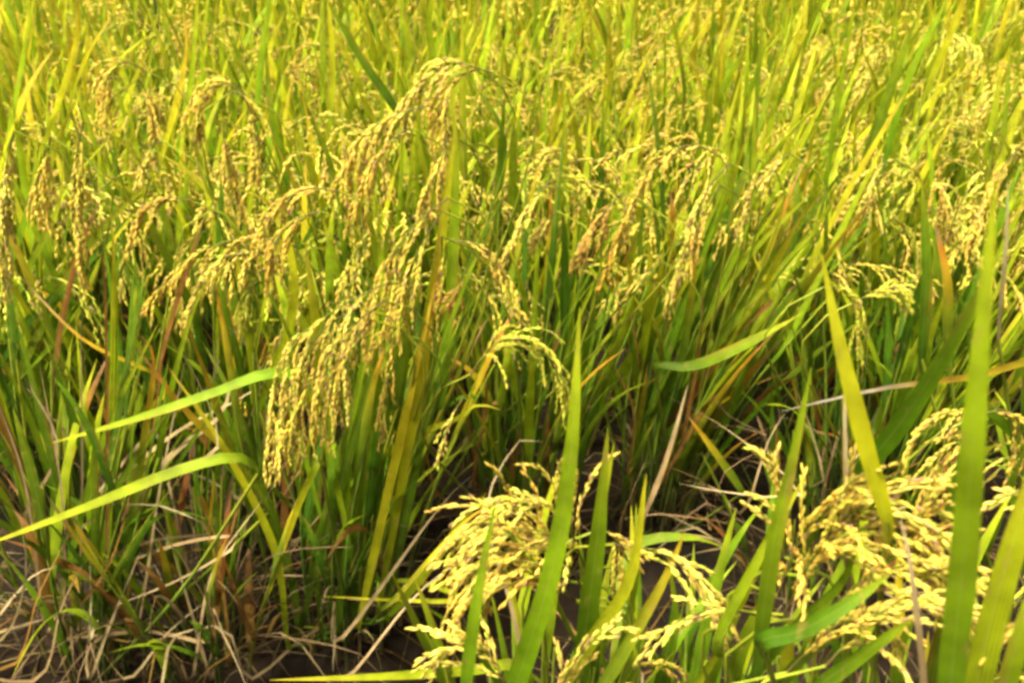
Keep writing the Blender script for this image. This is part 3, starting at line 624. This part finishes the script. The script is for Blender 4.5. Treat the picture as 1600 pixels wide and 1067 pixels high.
# foreground mops
E('front', [(915, 888, .72), (875, 803, .70), (810, 790, .68), (740, 823, .67)], 'pale', 19, 0.115, 0.34)
E('front', [(910, 918, .70), (860, 838, .68), (795, 833, .66), (735, 898, .65)], 'pale', 17, 0.115, 0.34)
E('front', [(900, 938, .68), (850, 888, .66), (790, 878, .645), (735, 938, .64)], 'gold', 16, 0.108, 0.34)
E('front', [(890, 908, .70), (830, 818, .69), (770, 813, .68), (715, 868, .67)], 'gold', 16, 0.108, 0.34)
E('front', [(900, 940, .68), (840, 900, .67), (790, 890, .66), (760, 930, .66)], 'orange', 12, 0.068, 0.34)
E('front', [(960, 850, .68), (1030, 862, .66), (1085, 900, .65), (1130, 960, .64)], 'pale', 12, 0.081, 0.25)
E('front', [(1180, 960, .62), (1120, 950, .61), (1060, 970, .60), (1010, 1005, .60)], 'pale', 9, 0.047, 0.2)
E('front', [(800, 1080, .60), (760, 1020, .60), (710, 1010, .60), (680, 1030, .60)], 'pale', 12, 0.068, 0.34)
E('front', [(860, 1110, .56), (900, 1030, .56), (940, 990, .56), (965, 985, .56)], 'pale', 9, 0.047, 0.25)
E('front', [(930, 830, .74), (950, 830, .74), (965, 850, .74), (970, 890, .74)], 'gold', 9, 0.068, 0.34)
E('bend', [(1215, 930, .62), (1265, 820, .60), (1350, 800, .585), (1440, 850, .58)], 'gold', 19, 0.115, 0.2)
E('bend', [(1225, 960, .60), (1290, 850, .585), (1390, 830, .575), (1475, 900, .57)], 'gold', 19, 0.115, 0.2)
E('bend', [(1260, 900, .60), (1330, 800, .58), (1420, 810, .57), (1490, 880, .565)], 'pale', 16, 0.108, 0.2)
E('bend', [(1290, 960, .57), (1360, 900, .56), (1430, 900, .55), (1490, 950, .55)], 'gold', 16, 0.108, 0.2)
E('bend', [(1290, 1040, .54), (1370, 960, .535), (1440, 950, .53), (1510, 985, .53)], 'pale', 14, 0.095, 0.2)
E('bend', [(1230, 1050, .55), (1300, 980, .545), (1360, 960, .54), (1400, 1000, .54)], 'gold', 12, 0.081, 0.2)
E('bend', [(1225, 870, .62), (1218, 800, .62), (1212, 740, .62), (1195, 712, .62)], 'pale', 9, 0.047, 0.2)
E('bend', [(1420, 860, .58), (1440, 810, .58), (1450, 790, .58), (1470, 800, .58)], 'pale', 10, 0.061, 0.2)
E('tall', [(1640, 960, .46), (1600, 970, .455), (1560, 1010, .45), (1540, 1070, .45)], 'gold', 10, .05, .35)
E('tall', [(1640, 780, .60), (1600, 770, .60), (1570, 775, .60), (1545, 790, .60)], 'pale', 6, .03, .4)

# ------------------------------------------------------------------ dead leaves that lie across the open mud, on the plants they broke from
for key, s, y, w, pn in [('left', ((140, 1060), (170, 980), (220, 860)), 1.10, .005, 'straw'), ('left', ((330, 830), (250, 790), (180, 790)), 1.12, .006, 'straw'), ('left', ((340, 1000), (290, 880), (230, 810)), 1.12, .006, 'straw'),
    ('left', ((380, 840), (290, 900), (170, 950)), 1.12, .005, 'straw'), ('left', ((340, 700), (290, 560), (215, 490)), 1.15, .006, 'straw'), ('left', ((200, 1060), (260, 990), (320, 940)), 1.1, .0045, 'straw'),
    ('left', ((140, 1000), (142, 940), (140, 870)), 1.1, .004, 'pale'), ('left', ((0, 960), (50, 900), (90, 885)), 1.08, .0045, 'straw'), ('left', ((40, 800), (90, 700), (40, 590)), 1.2, .005, 'straw'),
    ('left', ((350, 640), (360, 520), (340, 510)), 1.3, .009, 'straw'), ('left', ((405, 600), (370, 520), (350, 505)), 1.3, .006, 'straw'), ('left', ((330, 600), (335, 550), (350, 510)), 1.3, .005, 'pale'),
    ('mid', ((350, 1040), (420, 960), (400, 900)), 1.15, .005, 'straw'), ('mid', ((540, 1060), (660, 920), (800, 830)), 1.08, .0055, 'straw'), ('mid', ((330, 980), (345, 850), (360, 770)), 1.2, .006, 'straw'),
    ('mid', ((520, 1050), (524, 980), (526, 930)), 1.1, .004, 'pale'), ('mid', ((400, 1000), (330, 820), (285, 740)), 1.15, .010, 'rust'), ('mid', ((390, 1060), (350, 980), (240, 1000)), 1.1, .006, 'straw'),
    ('front', ((760, 800), (810, 690), (855, 690)), .80, .006, 'straw'), ('mid', ((530, 1000), (680, 800), (740, 740)), 1.1, .006, 'straw'), ('mid', ((330, 900), (395, 640), (430, 570)), 1.3, .006, 'straw'),
    ('fan', ((1250, 770), (1150, 770), (1060, 755)), 1.0, .005, 'straw'), ('fan', ((1200, 680), (1140, 650), (1110, 610)), 1.35, .006, 'straw'), ('fan', ((1160, 800), (1200, 690), (1230, 640)), 1.3, .005, 'straw'),
    ('fan', ((1110, 830), (1130, 740), (1200, 700)), 1.25, .005, 'thatch'), ('fan', ((1280, 760), (1270, 680), (1240, 600)), 1.3, .005, 'straw'), ('right', ((1330, 720), (1290, 680), (1220, 650)), 1.3, .005, 'straw')]:
    leaf(key, [(a, b, y) for a, b in s], w, pn, root=False, mat=M_DRY, name='dry_leaf', twist=hr.normal(0, 1.2), n=12)

for key, s, y, w, pn in [('left', ((165, 960), (168, 640), (160, 330)), 1.16, .0055, 'rust'), ('left', ((120, 1000), (128, 760), (126, 480)), 1.18, .004, 'straw'), ('left', ((95, 1010), (100, 800), (60, 560)), 1.14, .005, 'thatch'),
    ('left', ((190, 980), (235, 700), (262, 480)), 1.17, .005, 'rust'), ('left', ((210, 1000), (250, 760), (290, 560)), 1.14, .004, 'straw'), ('left', ((70, 980), (40, 760), (-10, 610)), 1.12, .004, 'straw'),
    ('left', ((130, 940), (180, 860), (220, 700)), 1.10, .005, 'rust'), ('arch', ((360, 800), (375, 600), (350, 430)), 1.40, .006, 'rust'), ('arch', ((400, 780), (430, 560), (470, 430)), 1.40, .005, 'straw'),
    ('stub', ((20, 1040), (60, 930), (110, 830)), 1.02, .005, 'rust'), ('stub', ((60, 1060), (95, 950), (130, 880)), 1.02, .005, 'thatch'), ('stub', ((0, 1000), (40, 900), (30, 800)), 1.04, .004, 'straw'),
    ('gap', ((300, 1060), (330, 900), (410, 780)), 1.10, .005, 'straw'), ('gap', ((360, 1040), (345, 900), (300, 760)), 1.12, .006, 'rust'), ('gap', ((330, 1060), (300, 960), (270, 860)), 1.10, .005, 'straw'),
    ('fan', ((1030, 760), (1110, 620), (1220, 470)), 1.50, .008, 'rust'), ('fan', ((1060, 720), (1090, 560), (1100, 440)), 1.52, .008, 'rust'), ('fan', ((980, 740), (990, 640), (940, 540)), 1.50, .006, 'rust'),
    ('centre', ((740, 760), (760, 620), (750, 520)), 1.40, .006, 'rust'), ('centre', ((690, 780), (660, 680), (640, 600)), 1.36, .006, 'rust'), ('mid', ((600, 950), (720, 820), (800, 770)), 1.10, .008, 'turn')]:
    leaf(key, [(a, b, y) for a, b in s], w, pn, root=False, mat=M_DRY, name='dry_leaf', twist=hr.normal(0, 1.0), n=12)

def litter():
    rng = R(31); mb = MB()
    for i in range(1100):
        x, y = rng.uniform(-1.4, 1.4), rng.uniform(.75, 2.1); a = rng.random()*6.28; L = rng.uniform(.05, .30); z = gz(x, y) + .004
        up = rng.uniform(0, .16)*(rng.random() < .5); d = np.array([math.cos(a), math.sin(a), 0])
        p0 = np.array([x, y, z]); p2 = p0 + d*L; p2[2] = gz(p2[0], p2[1]) + .005 + up; p1 = (p0+p2)/2 + np.array([0, 0, .012 + .25*up]) + rng.normal(0, .012, 3)*np.array([1, 1, .2])
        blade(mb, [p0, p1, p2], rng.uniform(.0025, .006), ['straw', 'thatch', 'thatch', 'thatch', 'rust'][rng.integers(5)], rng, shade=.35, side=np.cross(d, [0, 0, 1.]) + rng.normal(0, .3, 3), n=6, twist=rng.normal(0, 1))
    o = mb.build('straw_litter', M_DRY); o['kind'] = 'stuff'; o['label'] = 'brown straw litter scattered over the mud'; o['category'] = 'straw'
litter()
